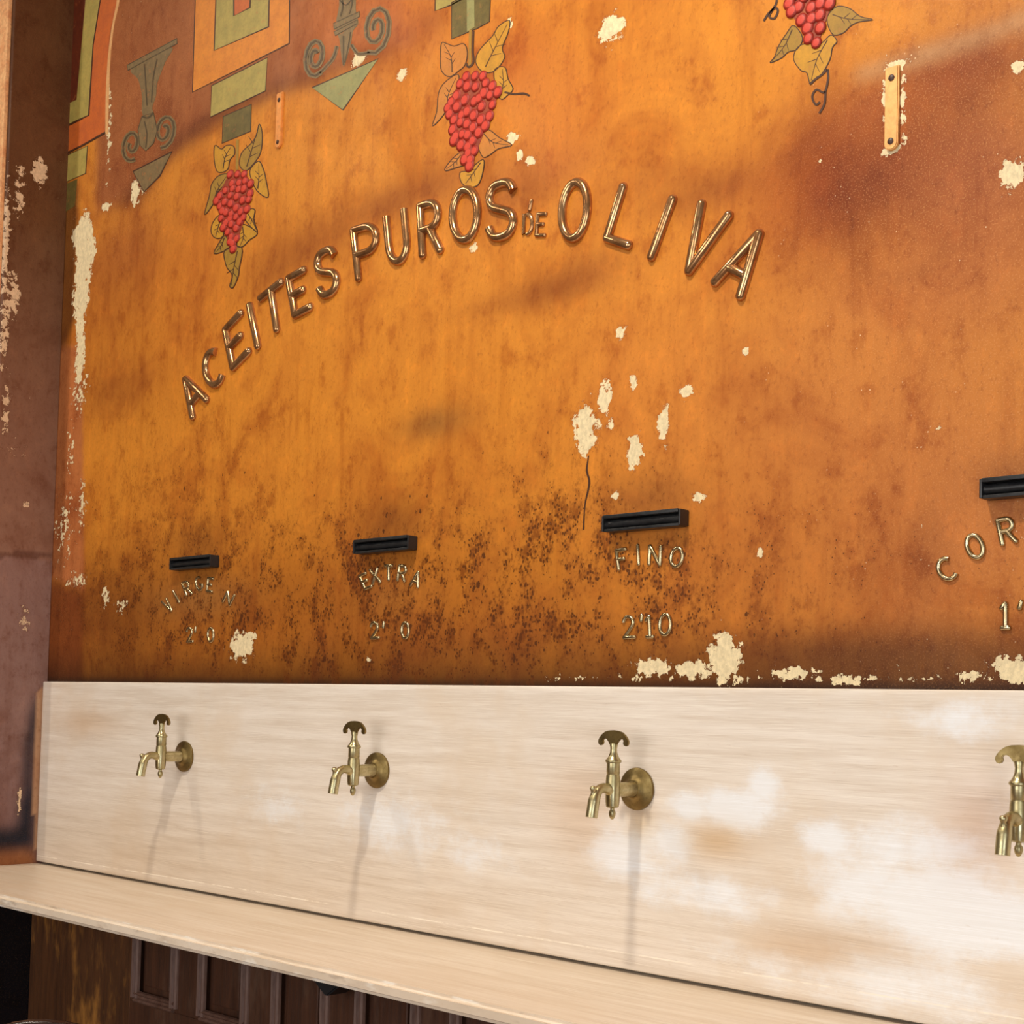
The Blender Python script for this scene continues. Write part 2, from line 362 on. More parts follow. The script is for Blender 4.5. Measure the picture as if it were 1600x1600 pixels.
me = grid_mesh('wall_left', PU, PV, lambda u, v: np.stack([np.full_like(u, X0), u, v], -1), (-1.1, 0, 0), pp)
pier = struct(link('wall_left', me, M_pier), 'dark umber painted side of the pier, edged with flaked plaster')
# plaster facing on the front of the pier
bm = bmesh.new(); box(bm, X0-1.1, X0-.001, PIER_Y-.012, PIER_Y-.0005, SHELF_Z+.002, 3.999, .003)
struct(bm_obj('pier_facing', bm, mottled('apricot_plaster', (222, 150, 96), (244, 190, 132), 30, .7, 0, .5, fine=140), pier))

# rest of the room (outside the picture): floor, ceiling, far walls with openings
M_room = mottled('cream_limewash', (150, 132, 110), (164, 146, 122), 3, .8)
M_floor = mottled('terracotta_floor', (92, 64, 48), (112, 80, 60), 5, .55)
M_ceil = mottled('ceiling_limewash', (150, 138, 120), (164, 152, 134), 3, .85)
bm = bmesh.new(); box(bm, -3.2, 5.8, -5.2, .4, -.1, 0); struct(bm_obj('floor', bm, M_floor))
bm = bmesh.new(); box(bm, -3.2, 5.8, -5.2, .4, 4.0, 4.1); struct(bm_obj('ceiling', bm, M_ceil))
bm = bmesh.new(); box(bm, -3.2, -3.05, -5.0, .3, 0, 4.0); struct(bm_obj('wall_far_left', bm, M_room))
bm = bmesh.new(); box(bm, 5.6, 5.8, -5.0, .3, 0, 4.0); struct(bm_obj('wall_right', bm, M_room))
bm = bmesh.new(); box(bm, -3.2, 5.8, -5.2, -5.0, 0, 4.0); struct(bm_obj('wall_front', bm, M_room))
bm = bmesh.new(); box(bm, -3.05, X0-1.1, PIER_Y, .3, 0, 4.0); struct(bm_obj('wall_side_left', bm, M_room))
bm = bmesh.new(); box(bm, X0, 5.6, .023, .3, 0, 1.494); struct(bm_obj('wall_lower', bm, M_room))

# ================================================================== MARBLE
def marble_material(name, horizontal=False):
    t = NT(name)
    st = (.9, 14, 1) if horizontal else (.9, 1, 16)
    a = t.noise(3.2, 6, .62, st, dist=.15); b = t.noise(13, 5, .68, (.5, 40, 1) if horizontal else (.5, 1, 42), off=(3, 3, 1)); cl = t.noise(2.6, 5, .6, off=(6, 2, 4)); fine = t.noise(160, 3, .6, (.3, 1, 1))
    c = t.mix(t.ramp(a, .3, .7), lin((238, 226, 212)), lin((220, 204, 186))) if not horizontal else t.mix(t.ramp(a, .3, .7), lin((236, 218, 196)), lin((218, 196, 170)))
    c = t.mix(t.ramp(b, .5, .68, 0, .6), c, lin((250, 240, 226)))
    c = t.mix(t.ramp(b, .45, .28, 0, .6), c, lin((198, 174, 150)))
    c = t.mix(t.ramp(cl, .5, .64, 0, .5), c, lin((224, 202, 176)))
    scr = t.noise(30, 3, .6, (.35, 60, 1) if horizontal else (.35, 1, 60), off=(8, 1, 2))
    c = t.mix(t.ramp(scr, .56, .68, 0, .75), c, lin((252, 244, 230)))
    c = t.mix(t.ramp(scr, .41, .30, 0, .5), c, lin((166, 140, 116)))
    if not horizontal:
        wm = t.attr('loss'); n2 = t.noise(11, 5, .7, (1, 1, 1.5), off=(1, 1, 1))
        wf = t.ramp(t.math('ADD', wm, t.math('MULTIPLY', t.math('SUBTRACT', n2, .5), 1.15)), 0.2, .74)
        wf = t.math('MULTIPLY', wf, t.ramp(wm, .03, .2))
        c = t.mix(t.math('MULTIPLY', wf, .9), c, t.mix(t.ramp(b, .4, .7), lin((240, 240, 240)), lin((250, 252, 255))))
        c = t.mix(1.0, c, t.attr('pigment', 'Color'), 'MULTIPLY')
        ps = t.sep(t.pos()); dz_ = t.math('ABSOLUTE', t.math('SUBTRACT', t.math('SUBTRACT', ps[2], t.math('MULTIPLY', ps[0], .006)), 1.051))
        c = t.mix(t.math('MULTIPLY', t.ramp(dz_, .0016, .0006), t.ramp(n2, .42, .55, 0, .8)), c, lin((252, 240, 222)))
    c = t.mix(t.ramp(fine, .62, .8, 0, .25), c, lin((180, 148, 112)))
    return t.set(color=c, rough=t.ramp(a, .3, .7, .3, .42), spec=.5, normal=t.bump(b, .05, .001))
MU = axis(X0+.004, 2.8, .01, hi=3.9); MV = axis(SHELF_Z+.006, MARBLE_T, .01)
def on_marble(px, py): p = wy(px, py, 0); return p[0], p[2]
mp = Pigment(MU, MV, on_marble, (255, 255, 255))
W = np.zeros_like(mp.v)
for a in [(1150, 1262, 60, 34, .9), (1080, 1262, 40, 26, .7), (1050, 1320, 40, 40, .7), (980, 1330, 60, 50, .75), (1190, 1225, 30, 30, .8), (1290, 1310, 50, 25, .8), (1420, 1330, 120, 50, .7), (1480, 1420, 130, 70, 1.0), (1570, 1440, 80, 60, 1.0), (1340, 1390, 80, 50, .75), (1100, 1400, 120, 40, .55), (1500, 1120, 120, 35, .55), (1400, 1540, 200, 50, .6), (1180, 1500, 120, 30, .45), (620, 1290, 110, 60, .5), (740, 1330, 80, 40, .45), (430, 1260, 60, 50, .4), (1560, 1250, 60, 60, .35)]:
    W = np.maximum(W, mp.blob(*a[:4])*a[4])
mp.loss = W  # here the attribute weighs the whitish patches mixed into the marble colour
for a in [(1120, 1315, 46, 26, (232, 206, 168), .8), (1320, 1480, 90, 22, (222, 200, 174), .6), (1240, 1490, 60, 20, (226, 198, 164), .5), (1530, 1290, 60, 70, (232, 206, 198), .5), (905, 1265, 50, 60, (236, 208, 178), .5), (140, 1130, 40, 18, (228, 204, 176), .6), (1000, 1285, 20, 30, (236, 206, 150), .5), (300, 1350, 350, 60, (228, 216, 200), .6)]:
    mp.stain(mp.blob(*a[:4]), a[4], a[5])
M_marble = marble_material('cream_marble'); M_shelf = marble_material('cream_marble_shelf', True)
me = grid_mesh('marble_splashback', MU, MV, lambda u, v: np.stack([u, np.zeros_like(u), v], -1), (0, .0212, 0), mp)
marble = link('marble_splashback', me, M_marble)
tag(marble, 'tall cream marble slab with whitish patches behind the brass taps', 'splashback')
bv = marble.modifiers.new('edge', 'BEVEL'); bv.width = .003; bv.segments = 2; bv.limit_method = 'ANGLE'; bv.angle_limit = math.radians(60)

bm = bmesh.new()
SD = -.355
out = [(X0+.002, -.001), (3.9, -.001), (3.9, SD), (-.9, SD), (-.9, PIER_Y-.014), (X0+.002, PIER_Y-.014)]
# let the slab run back under the marble so that only a thin joint shows
out[0] = (X0+.002, .02); out[1] = (3.9, .02)
fs = prism(bm, [(x, y, SHELF_Z-.026) for x, y in out], (0, 0, .026))
es = [e for e in bm.edges if abs(e.verts[0].co.y-SD) < 1e-4 and abs(e.verts[1].co.y-SD) < 1e-4 and abs(e.verts[0].co.x-e.verts[1].co.x) > 1]
bmesh.ops.bevel(bm, geom=es, offset=.007, segments=3, affect='EDGES')
shelf = bm_obj('marble_shelf', bm, M_shelf, smooth=40)
tag(shelf, 'long cream marble shelf with a worn rounded front edge under the taps', 'shelf')

# ================================================================== WOOD PANELLING UNDER THE SHELF
def wood(name, c1, c2, scrape=None):
    t = NT(name); a = t.noise(5, 5, .65, (9, 9, .7)); b = t.noise(30, 4, .65, (8, 8, .4), off=(1, 4, 2)); s_ = t.noise(7, 5, .7, (1, 1, .35), off=(4, 4, 4))
    c = t.mix(t.ramp(a, .3, .7), lin(c1), lin(c2)); c = t.mix(t.ramp(b, .45, .75, 0, .5), c, lin(tuple(v*.55 for v in c1)))
    c = t.mix(t.ramp(s_, .50, .68, 0, .75 if scrape and scrape[0] > 160 else .5), c, lin(scrape or (112, 84, 66)))
    return t.set(color=c, rough=t.ramp(b, .3, .7, .4, .6), normal=t.bump(b, .25, .001))
M_wood = wood('dark_oak', (66, 38, 24), (86, 52, 34)); M_mould = wood('worn_oak_moulding', (92, 62, 48), (120, 88, 74), (156, 128, 116)); M_board = wood('scraped_oak', (74, 44, 24), (100, 62, 34), (196, 134, 60))
pan = thing('wood_panelling', 'dark oak panelling with recessed panels below the marble shelf', 'panelling', loc=(0, 0, 0))
PT, PB = SHELF_Z-.028, .0
bm = bmesh.new(); box(bm, X0+.002, 3.8, .010, .021, PB+.001, PT); bm_obj('backing_board', bm, M_wood, pan)
bm = bmesh.new(); box(bm, X0+.002, .455, -.004, .010, PB+.001, PT, .002); o = bm_obj('scraped_board', bm, M_board, pan); o['label'] = 'plain board with ochre scrapes'
starts = [.478+.265*i for i in range(12)]
rows = [(.765, PT-.012), (.16, .68)]
bm = bmesh.new(); box(bm, .455, 3.8, -.0045, .010, .69, .755, .002); bm_obj('rail', bm, M_wood, pan)
bm = bmesh.new(); box(bm, .455, 3.8, -.0045, .010, PB+.001, .15, .002); bm_obj('rail', bm, M_wood, pan)
proto = {}
def strip(kind, L_):
    if (kind, L_) in proto: return proto[(kind, L_)]
    bm = bmesh.new()
    # cross-section of a moulding: fillet, hollow, bead
    sec = [(-.012, 0), (-.012, .007), (-.008, .011), (-.004, .009), (-.001, .004), (.004, .004), (.008, .009), (.012, .006), (.014, 0)]
    if kind == 'v': a = [bm.verts.new((s, -h, 0)) for s, h in sec]; b = [bm.verts.new((s, -h, L_)) for s, h in sec]
    else: a = [bm.verts.new((0, -h, s)) for s, h in sec]; b = [bm.verts.new((L_, -h, s)) for s, h in sec]
    for i in range(len(sec)-1): bm.faces.new((a[i], a[i+1], b[i+1], b[i]))
    bm.faces.new(a); bm.faces.new(b[::-1])
    bmesh.ops.recalc_face_normals(bm, faces=bm.faces)
    me = bpy.data.meshes.new('moulding'); bm.to_mesh(me); bm.free(); me.materials.append(M_mould); proto[(kind, L_)] = me
    return me
for i, xs in enumerate(starts):
    xe = xs+.16
    bm = bmesh.new(); box(bm, xe, xs+.265, -.004, .010, .755, PT, .002); bm_obj('stile', bm, M_wood, pan)
    if i == 0:
        bm = bmesh.new(); box(bm, .4555, xs, -.004, .010, .755, PT, .002); bm_obj('stile', bm, M_wood, pan)
    for z0, z1 in rows:
        bm = bmesh.new(); box(bm, xs+.03, xe-.03, .001, .011, z0+.03, z1-.02, .003); bm_obj('panel', bm, M_wood, pan)
        for kind, L_, loc in (('v', z1-z0, (xs, -.002, z0)), ('v', z1-z0, (xe, -.002, z0)), ('h', .16, (xs, -.0022, z0+.002)), ('h', .16, (xs, -.0022, z1-.008))):
            o = link('moulding', strip(kind, round(L_, 4)), None, pan); o.location = loc
    bm = bmesh.new(); box(bm, xe, xs+.265, -.004, .010, .15, .69, .002); bm_obj('stile', bm, M_wood, pan)

# iron corbel under the shelf
ap = wy(508, 1556, -.066); c_ = ap[0]
bm = bmesh.new()
hc = SHELF_Z-.0285-ap[2]; tri = [(c_-1.5*hc, -.016, SHELF_Z-.0285), (c_+1.5*hc, -.016, SHELF_Z-.0285), (c_+.005, -.016, ap[2]), (c_-.005, -.016, ap[2])]
prism(bm, tri, (0, -.05, 0)); bmesh.ops.recalc_face_normals(bm, faces=bm.faces)
bmesh.ops.bevel(bm, geom=list(bm.edges), offset=.003, segments=2, affect='EDGES')
tag(bm_obj('shelf_corbel', bm, mottled('black_iron', (22, 24, 28), (34, 36, 40), 20, .5, 0), smooth=40), 'black triangular corbel supporting the marble shelf from below', 'bracket')

# ================================================================== BRASS TAPS
def metal(name, c1, c2, c3, rough=.34, scale=40, met=1.0):
    t = NT(name); a = t.noise(scale, 5, .65); b = t.noise(scale*5, 3, .6, off=(2, 5, 1))
    c = t.mix(t.ramp(a, .3, .7), lin(c1), lin(c2)); c = t.mix(t.ramp(b, .5, .75, 0, .5), c, lin(c3))
    return t.set(color=c, metal=met, rough=t.ramp(a, .3, .7, rough*.8, rough*1.3), normal=t.bump(b, .08, .0005))
M_brass = metal('aged_brass', (202, 190, 150), (176, 162, 118), (128, 112, 74), .34); M_dull = metal('dull_brass', (150, 130, 86), (128, 108, 66), (94, 78, 48), .42)
TX = [.6394+.0, 1.2990, 1.9415, 2.6085]; TZ = 1.3325
tap_labels = ['small-looking brass tap farthest left on the marble slab, nearest the dark pier', 'brass tap below the EXTRA lettering, second from the dark pier', 'brass tap below the FINO lettering and price 2\'10', 'largest-looking brass tap at the right edge, cut by the frame']
def tap_parts():
    P = {}
    toY = Matrix.Rotation(math.radians(90), 4, 'X')     # local z -> -y
    bm = bmesh.new(); lathe(bm, [(.0345, .0), (.0352, .002), (.0345, .0045), (.031, .0062), (.024, .0085), (.019, .0105), (.0165, .013), (.0135, .0145)], 40, toY); P['flange'] = (bm, M_dull, 35, None)
    bm = bmesh.new(); lathe(bm, [(.0135, .010), (.0125, .016), (.0118, .022), (.0118, .045), (.0105, .052), (.0095, .062)], 28, toY); P['inlet_pipe'] = (bm, M_brass, 40, None)
    up = Matrix.Translation((0, -.063, 0))
    bm = bmesh.new(); lathe(bm, [(.0075, -.029), (.0102, -.027), (.0112, -.020), (.0118, -.008), (.0120, .006), (.0116, .016), (.0110, .0235), (.0104, .0240), (.0104, .0255), (.0109, .0262), (.0107, .040), (.0108, .0435)], 32, up); P['valve_body'] = (bm, M_brass, 40, None)
    bm = bmesh.new(); lathe(bm, [(.0105, .0430), (.0126, .0440), (.0132, .0460), (.0126, .0480), (.0104, .0500), (.0080, .0540), (.0060, .0600), (.0055, .0660), (.0066, .0720), (.0060, .0745)], 28, up); P['bonnet'] = (bm, M_brass, 40, None)
    bm = bmesh.new(); lathe(bm, [(.0040, -.0285), (.0035, -.0305), (.0036, -.0325), (.0052, -.0350), (.0056, -.0385), (.0048, -.0430), (.0026, -.0470), (0, -.0482)], 20, up); P['finial'] = (bm, M_brass, 50, None)
    # flat handle with curled ends
    half = [(0, .0955), (.010, .0948), (.018, .0925), (.0245, .0880), (.0290, .0830), (.0312, .0790), (.0315, .0755), (.0300, .0720), (.0262, .0704), (.0224, .0720), (.0208, .0756), (.0218, .0788), (.0200, .0812), (.0165, .0820), (.0130, .0804), (.0095, .0765), (.0068, .0725)]
    pts = half + [(-a, b) for a, b in half[::-1][:-1]]
    bm = bmesh.new(); prism(bm, [(x, -.0605, z) for x, z in pts], (0, -.0055, 0)); bmesh.ops.recalc_face_normals(bm, faces=bm.faces)
    bmesh.ops.bevel(bm, geom=[e for e in bm.edges if abs(e.verts[0].co.y-e.verts[1].co.y) < 1e-6], offset=.0009, segments=2, affect='EDGES')
    P['handle'] = (bm, M_dull, 40, None)
    bm = bmesh.new()
    path = smooth_path([(0, -.066, -.004), (0, -.078, .002), (0, -.090, .003), (0, -.100, -.002), (0, -.1065, -.012), (0, -.110, -.024), (0, -.1135, -.043)], 5)
    tube(bm, path, [.0086-.0008*min(1, i/10) + .0018*min(1, max(0, i-16)/6) for i in range(len(path))], 18)
    bmesh.ops.recalc_face_normals(bm, faces=bm.faces)
    P['spout'] = (bm, M_brass, 50, None)
    bm = bmesh.new(); lathe(bm, [(.0046, -.010), (.0042, -.002), (.0036, .0015), (.0050, .0045), (.0052, .0075), (.0036, .0098), (0, .0104)], 16, Matrix.Translation((0, -.1105, -.003)) @ Matrix.Rotation(math.radians(8), 4, 'X')); P['spout_nub'] = (bm, M_brass, 50, 'spout')
    return P
root0 = None
for i, x in enumerate(TX):
    root = thing('brass_tap', tap_labels[i], 'tap', 'brass taps on the marble slab', (x, -.0005, TZ))
    if i == 0:
        made = {}
        for k, (bm, m, sm, par) in tap_parts().items(): made[k] = bm_obj(k, bm, m, made[par] if par else root, sm)
        root0 = root
    else:
        cp = {}
        for k, src in made.items():
            c = src.copy(); COL.objects.link(c); c.parent = cp['spout'] if k == 'spout_nub' else root; cp[k] = c
        root.rotation_euler.z = (0, .03, -.02, .02)[i]

# ================================================================== LETTERING
def arc(cx, cy, rx, ry, a0, a1, n=12):
    return [(cx+rx*math.cos(math.radians(a0+(a1-a0)*i/n)), cy+ry*math.sin(math.radians(a0+(a1-a0)*i/n))) for i in range(n+1)]
S_ = smooth_path([(.95, .80), (.80, .96), (.5, 1.0), (.2, .95), (.06, .78), (.16, .60), (.5, .5), (.84, .40), (.95, .22), (.80, .05), (.5, 0), (.2, .04), (.04, .20)], 3)
GL = {
 'A': [[(0, 0), (.5, 1), (1, 0)], [(.2, .32), (.8, .32)]], 'C': [arc(.5, .5, .5, .5, 48, 312, 18)], 'E': [[(1, 1), (0, 1), (0, 0), (1, 0)], [(0, .52), (.75, .52)]],
 'I': [[(.5, 0), (.5, 1)]], 'T': [[(0, 1), (1, 1)], [(.5, 1), (.5, 0)]], 'S': [[tuple(p) for p in S_]], 'P': [[(0, 0), (0, 1), (.5, 1)]+arc(.5, .74, .5, .26, 90, -90, 8)+[(0, .48)]],
 'U': [[(0, 1), (0, .36)]+arc(.5, .36, .5, .36, 180, 360, 10)+[(1, 1)]], 'R': [[(0, 0), (0, 1), (.5, 1)]+arc(.5, .75, .48, .25, 90, -90, 8)+[(0, .5)], [(.45, .5), (1, 0)]], 'O': [arc(.5, .5, .5, .5, 0, 360, 26)],
 'D': [[(0, 0), (0, 1), (.4, 1)]+arc(.4, .5, .6, .5, 90, -90, 10)+[(0, 0)]], 'L': [[(0, 1), (0, 0), (1, 0)]], 'V': [[(0, 1), (.5, 0), (1, 1)]], 'F': [[(1, 1), (0, 1), (0, 0)], [(0, .52), (.7, .52)]], 'N': [[(0, 0), (0, 1), (1, 0), (1, 1)]],
 'G': [arc(.5, .5, .5, .5, 48, 340, 16), [(.98, .36), (.55, .40)]], 'X': [[(0, 0), (1, 1)], [(0, 1), (1, 0)]], '2': [[tuple(p) for p in smooth_path([(.05, .75), (.25, .96), (.6, 1), (.92, .84), (.9, .62), (.6, .38), (.2, .12), (.0, 0)], 3)]+[(1, 0)]], '1': [[(.1, .80), (.55, 1), (.55, 0)], [(.15, 0), (.95, 0)]], '0': [arc(.5, .5, .5, .5, 0, 360, 22)], "'": [[(.6, 1), (.4, .1)]],
}
M_bronze = metal('worn_bronze', (214, 170, 122), (176, 122, 74), (112, 66, 34), .2, 30, .85); M_gilt = metal('tarnished_gilt', (214, 196, 156), (178, 154, 112), (112, 88, 56), .26, 60)
def glyph(ch, TL, BL, BR, rad, mat, parent, lab=None):
    tl, bl, br = (wy(*p) for p in (TL, BL, BR)); o = bl; ex = br-bl; ez = tl-bl
    bm = bmesh.new(); c = o+ex*.5+ez*.5; c[1] = WALL_Y
    for st in GL[ch]:
        st = [p for i_, p in enumerate(st) if i_ == 0 or math.hypot(p[0]-st[i_-1][0], p[1]-st[i_-1][1]) > 1e-5]
        pts = [o+ex*a+ez*b-c for a, b in st]
        loop = np.linalg.norm(np.array(st[0])-np.array(st[-1])) < 1e-6 and len(st) > 6
        if loop: tube(bm, pts[:-1], rad, 10, (Vector((0, 1, 0)), 1.15), closed=True)
        else:
            # split at corners for crisp rods
            seg = [[pts[0]]]
            for i in range(1, len(pts)):
                seg[-1].append(pts[i])
                if i < len(pts)-1:
                    a = pts[i]-pts[i-1]; b = pts[i+1]-pts[i]
                    if np.dot(a, b)/(np.linalg.norm(a)*np.linalg.norm(b)+1e-9) < .75: seg.append([pts[i]])
            for s in seg:
                s = [np.array(p) for p in s]
                if len(s) == 2: # rounded ends
                    d = (s[1]-s[0])/np.linalg.norm(s[1]-s[0])
                    tube(bm, [s[0]-d*rad*.75, s[0]-d*rad*.35, s[0], s[1], s[1]+d*rad*.35, s[1]+d*rad*.75], [rad*.45, rad*.9, rad, rad, rad*.9, rad*.45], 10, (Vector((0, 1, 0)), 1.15))
                else: tube(bm, s, rad, 10, (Vector((0, 1, 0)), 1.15))
    bmesh.ops.recalc_face_normals(bm, faces=bm.faces)
    ob = bm_obj('letter' if ch.isalpha() else ('digit' if ch.isdigit() else 'apostrophe'), bm, mat, parent, 60)
    ob.location = Vector(c)-parent.location
    ob['label'] = ('raised letter ' if ch.isalpha() else 'raised figure ' if ch.isdigit() else 'raised mark ') + ch
    return ob
def apex(a, l, r):  # letters given by apex and the two opposite ends
    a, l, r = map(np.array, (a, l, r)); return a-.5*(r-l), l, r
def sign(name, label, px):
    p = wy(*px); return thing(name, label, 'sign', loc=(p[0], WALL_Y, p[2]))
sg = sign('arched_sign', 'large arched bronze lettering reading ACEITES PUROS DE OLIVA across the ochre wall', (740, 420))
V_ = ((1097.5, 319), (1057, 415.5), (1099, 434.5))
big = [('A', *apex((292, 593), (303, 652), (325, 625))), ('C', (318, 563), (331, 610), (355, 588)), ('E', (354, 516), (366, 575), (391, 549)), ('I', (383, 484), (396, 548), (414, 536)), ('T', (409, 467), (418, 528), (451, 503)),
       ('E', (453, 436), (463, 493), (487, 480)), ('S', (495, 400), (501, 466), (531, 453)), ('P', (554, 361), (562, 436), (596, 426)), ('U', (605, 340), (612, 414), (640, 403)), ('R', (658, 323), (662, 400), (690, 392)), ('O', (708, 303), (710, 380), (749, 370)), ('S', (764, 292), (764, 375), (806, 366))]
for gi, g in enumerate(big): glyph(g[0], *g[1:], .0102 if gi < 7 else .0096, M_bronze, sg)
for g in [('D', (820, 335), (819, 366), (832, 366)), ('E', (841, 335), (839, 368), (852, 368)), ("'", (822, 314), (822, 330), (838, 330))]: glyph(g[0], *g[1:], .0044, M_bronze, sg)
for g in [('O', (884, 285), (876, 372), (915, 374)), ('L', (975, 292), (950, 373), (984, 384)), ('I', (1034, 310), (1001, 401), (1037, 405)), ('V', *V_), ('A', *apex((1187, 366), (1118, 442), (1158, 464)))]: glyph(g[0], *g[1:], .0092, M_bronze, sg)
def small(par, ch, px, py, wd, h, ang, rad, mat=None):
    a = math.radians(ang); up = np.array([-math.sin(a), -math.cos(a)]); rt = np.array([math.cos(a), -math.sin(a)]); c = np.array([px, py])
    glyph(ch, c+up*h/2-rt*wd/2, c-up*h/2-rt*wd/2, c-up*h/2+rt*wd/2, rad, mat or M_gilt, par)
s1 = sign('price_sign', 'small worn arched lettering VIRGEN with a broken price 2\'0 below it', (312, 960))
for a in [('V', 263, 946, 9, 20, 35), ('I', 276, 932, 8, 20, 28), ('R', 293, 919, 9, 20, 20), ('G', 312, 912, 10, 20, 8), ('E', 329, 914, 8, 20, -6), ('N', 358, 935, 12, 17, -26), ('2', 297, 992, 9, 21, 4), ("'", 306, 984, 4, 8, 0), ('0', 330, 992, 9, 21, 0)]: small(s1, *a, .0037)
s2 = sign('price_sign', 'small worn arched lettering EXTRA with price 2\'0 below it', (612, 940))
for a in [('E', 572, 908, 11, 22, 24), ('X', 587, 900, 12, 22, 12), ('T', 608, 895, 11, 22, 0), ('R', 629, 896, 11, 23, -8), ('A', 651, 905, 12, 23, -16), ('2', 586, 985, 12, 24, 4), ("'", 600, 977, 4, 9, 0), ('0', 634, 985, 11, 24, 0)]: small(s2, *a, .0038)
s3 = sign('price_sign', 'raised lettering FINO with price 2\'10 below it', (1013, 920))
for a in [('F', 973, 874, 15, 30, 8), ('I', 998, 867, 12, 30, 3), ('N', 1024, 868, 17, 29, -3), ('O', 1058, 871, 18, 29, -10), ('2', 983, 980, 17, 32, 4), ("'", 1003, 966, 5, 10, 0), ('1', 1015, 979, 12, 32, 2), ('0', 1040, 976, 17, 32, -3)]: small(s3, *a, .0038)
s4 = sign('price_sign', 'raised arched letters COR and figure 1 at the right edge', (1570, 900))
for a in [('C', 1481, 889, 27, 33, 28), ('O', 1524, 854, 24, 36, 20), ('R', 1574, 830, 22, 38, 12), ('1', 1571, 962, 14, 38, 0), ("'", 1595, 946, 6, 12, -10)]: small(s4, *a, .0042)

# ================================================================== DARK LABEL HOLDERS
M_iron = mottled('painted_iron', (30, 30, 32), (46, 46, 46), 40, .38, 0, .1)
holder_labels = ['dark iron label holder above the worn VIRGEN lettering', 'dark iron label holder above the EXTRA lettering', 'dark iron label holder above the FINO lettering', 'dark iron label holder above the COR lettering, cut by the frame']
HX = [.6432, 1.2965, 1.9405, 2.6075]
h0 = None
for i, x in enumerate(HX):
    r_ = thing('label_holder', holder_labels[i], 'label holder', 'label holders above the taps', (x, WALL_Y-.0003, 1.774))
    if i == 0:
        hp = []
        L_ = .078
        for nm, b in (('back_plate', (-L_, L_, -.004, 0, -.0135, .0145)), ('top_lip', (-L_, L_, -.026, -.004, .0085, .0145)), ('bottom_lip', (-L_, L_, -.022, -.004, -.0135, -.0085)), ('end_cap', (-L_-.004, -L_, -.024, 0, -.0128, .0138)), ('end_cap', (L_, L_+.004, -.024, 0, -.0128, .0138)), ('rod', None)):
            bm = bmesh.new()
            if b: box(bm, *b, .0012)
            else: tube(bm, [(-L_, -.013, 0), (L_, -.013, 0)], .0065, 14)
            hp.append(bm_obj(nm, bm, M_iron, r_, 40))
    else:
        for s in hp:
            c = s.copy(); COL.objects.link(c); c.parent = r_

# ================================================================== HOOK PLATES
M_plate = mottled('ochre_painted_batten', (250, 178, 98), (255, 196, 118), 25, .55, fine=90); M_screw = mottled('dark_screw', (60, 34, 20), (90, 50, 30), 80, .5)
def plate(px0, py0, px1, py1, wpx, label, mat):
    a = wy(px0, py0); b = wy(px1, py1); wd = abs(wy(px0+wpx, py0)[0]-a[0])/2; h = (a[2]-b[2])
    r_ = thing('wall_batten', label, 'batten', 'painted battens screwed to the wall', ((a[0]+b[0])/2, WALL_Y-.0002, b[2]))
    bm = bmesh.new()
    pts = [(-wd, 0, wd), (-wd, 0, h)] + [(wd, 0, h), (wd, 0, wd)] + [(wd*math.cos(t), 0, wd-wd*math.sin(t)) for t in np.linspace(.25, math.pi-.25, 7)]
    prism(bm, pts, (0, -.006, 0)); bmesh.ops.recalc_face_normals(bm, faces=bm.faces)
    bmesh.ops.bevel(bm, geom=[e for e in bm.edges if abs(e.verts[0].co.y+.006) < 1e-6 and abs(e.verts[1].co.y+.006) < 1e-6], offset=.0015, segments=2, affect='EDGES')
    bm_obj('strip', bm, mat, r_, 40)
    for zz_ in (wd*1.2, h-wd*1.6):
        bm = bmesh.new(); lathe(bm, [(wd*.45, .0), (wd*.45, .0015), (wd*.3, .0025), (0, .0028)], 14, Matrix.Translation((0, -.0055, zz_)) @ Matrix.Rotation(math.radians(90), 4, 'X')); bm_obj('screw', bm, M_screw, r_, 50)
plate(440, 146, 437, 232, 9, 'thin ochre painted batten with two screws near the upper left grapes', mottled('orange_painted_batten', (226, 140, 64), (238, 158, 80), 25, .55, fine=90))
plate(1396, 106, 1395, 236, 21, 'wide ochre painted batten with pale chipped edges at the upper right', M_plate)

# ================================================================== PAINTED DECORATION (thin layers of paint on the wall)
def paint_mat(name, c1, c2, wear=.25, scale=30):
    t = NT(name); a = t.noise(scale, 5, .65); b = t.noise(150, 4, .7, off=(3, 1, 2)); d = t.noise(55, 5, .7, off=(7, 7, 2))
    c = t.mix(t.ramp(a, .3, .7), lin(c1), lin(c2)); c = t.mix(t.ramp(b, .45, .8, 0, .35), c, lin(tuple(v*.62 for v in c1)))
    c = t.mix(t.math('MULTIPLY', t.ramp(d, .58, .64), wear), c, lin((196, 116, 60)))
    return t.set(color=c, rough=.5, spec=.45, normal=t.bump(b, .12, .001))
P_green = paint_mat('paint_sage', (182, 158, 80), (160, 142, 72)); P_ochre = paint_mat('paint_bright_ochre', (226, 138, 40), (208, 120, 34), .1); P_dgreen = paint_mat('paint_dark_olive', (116, 98, 44), (92, 78, 34)); P_maroon = paint_mat('paint_maroon', (110, 44, 18), (90, 34, 14)); P_rust = paint_mat('paint_rust_orange', (208, 104, 38), (190, 92, 40), .2); P_line = paint_mat('paint_outline', (78, 40, 14), (62, 32, 12), .1); P_gray = paint_mat('paint_gray_olive', (136, 110, 70), (114, 92, 58), .45, 60); P_grayd = paint_mat('paint_gray_dark', (74, 58, 34), (90, 70, 42), .2)
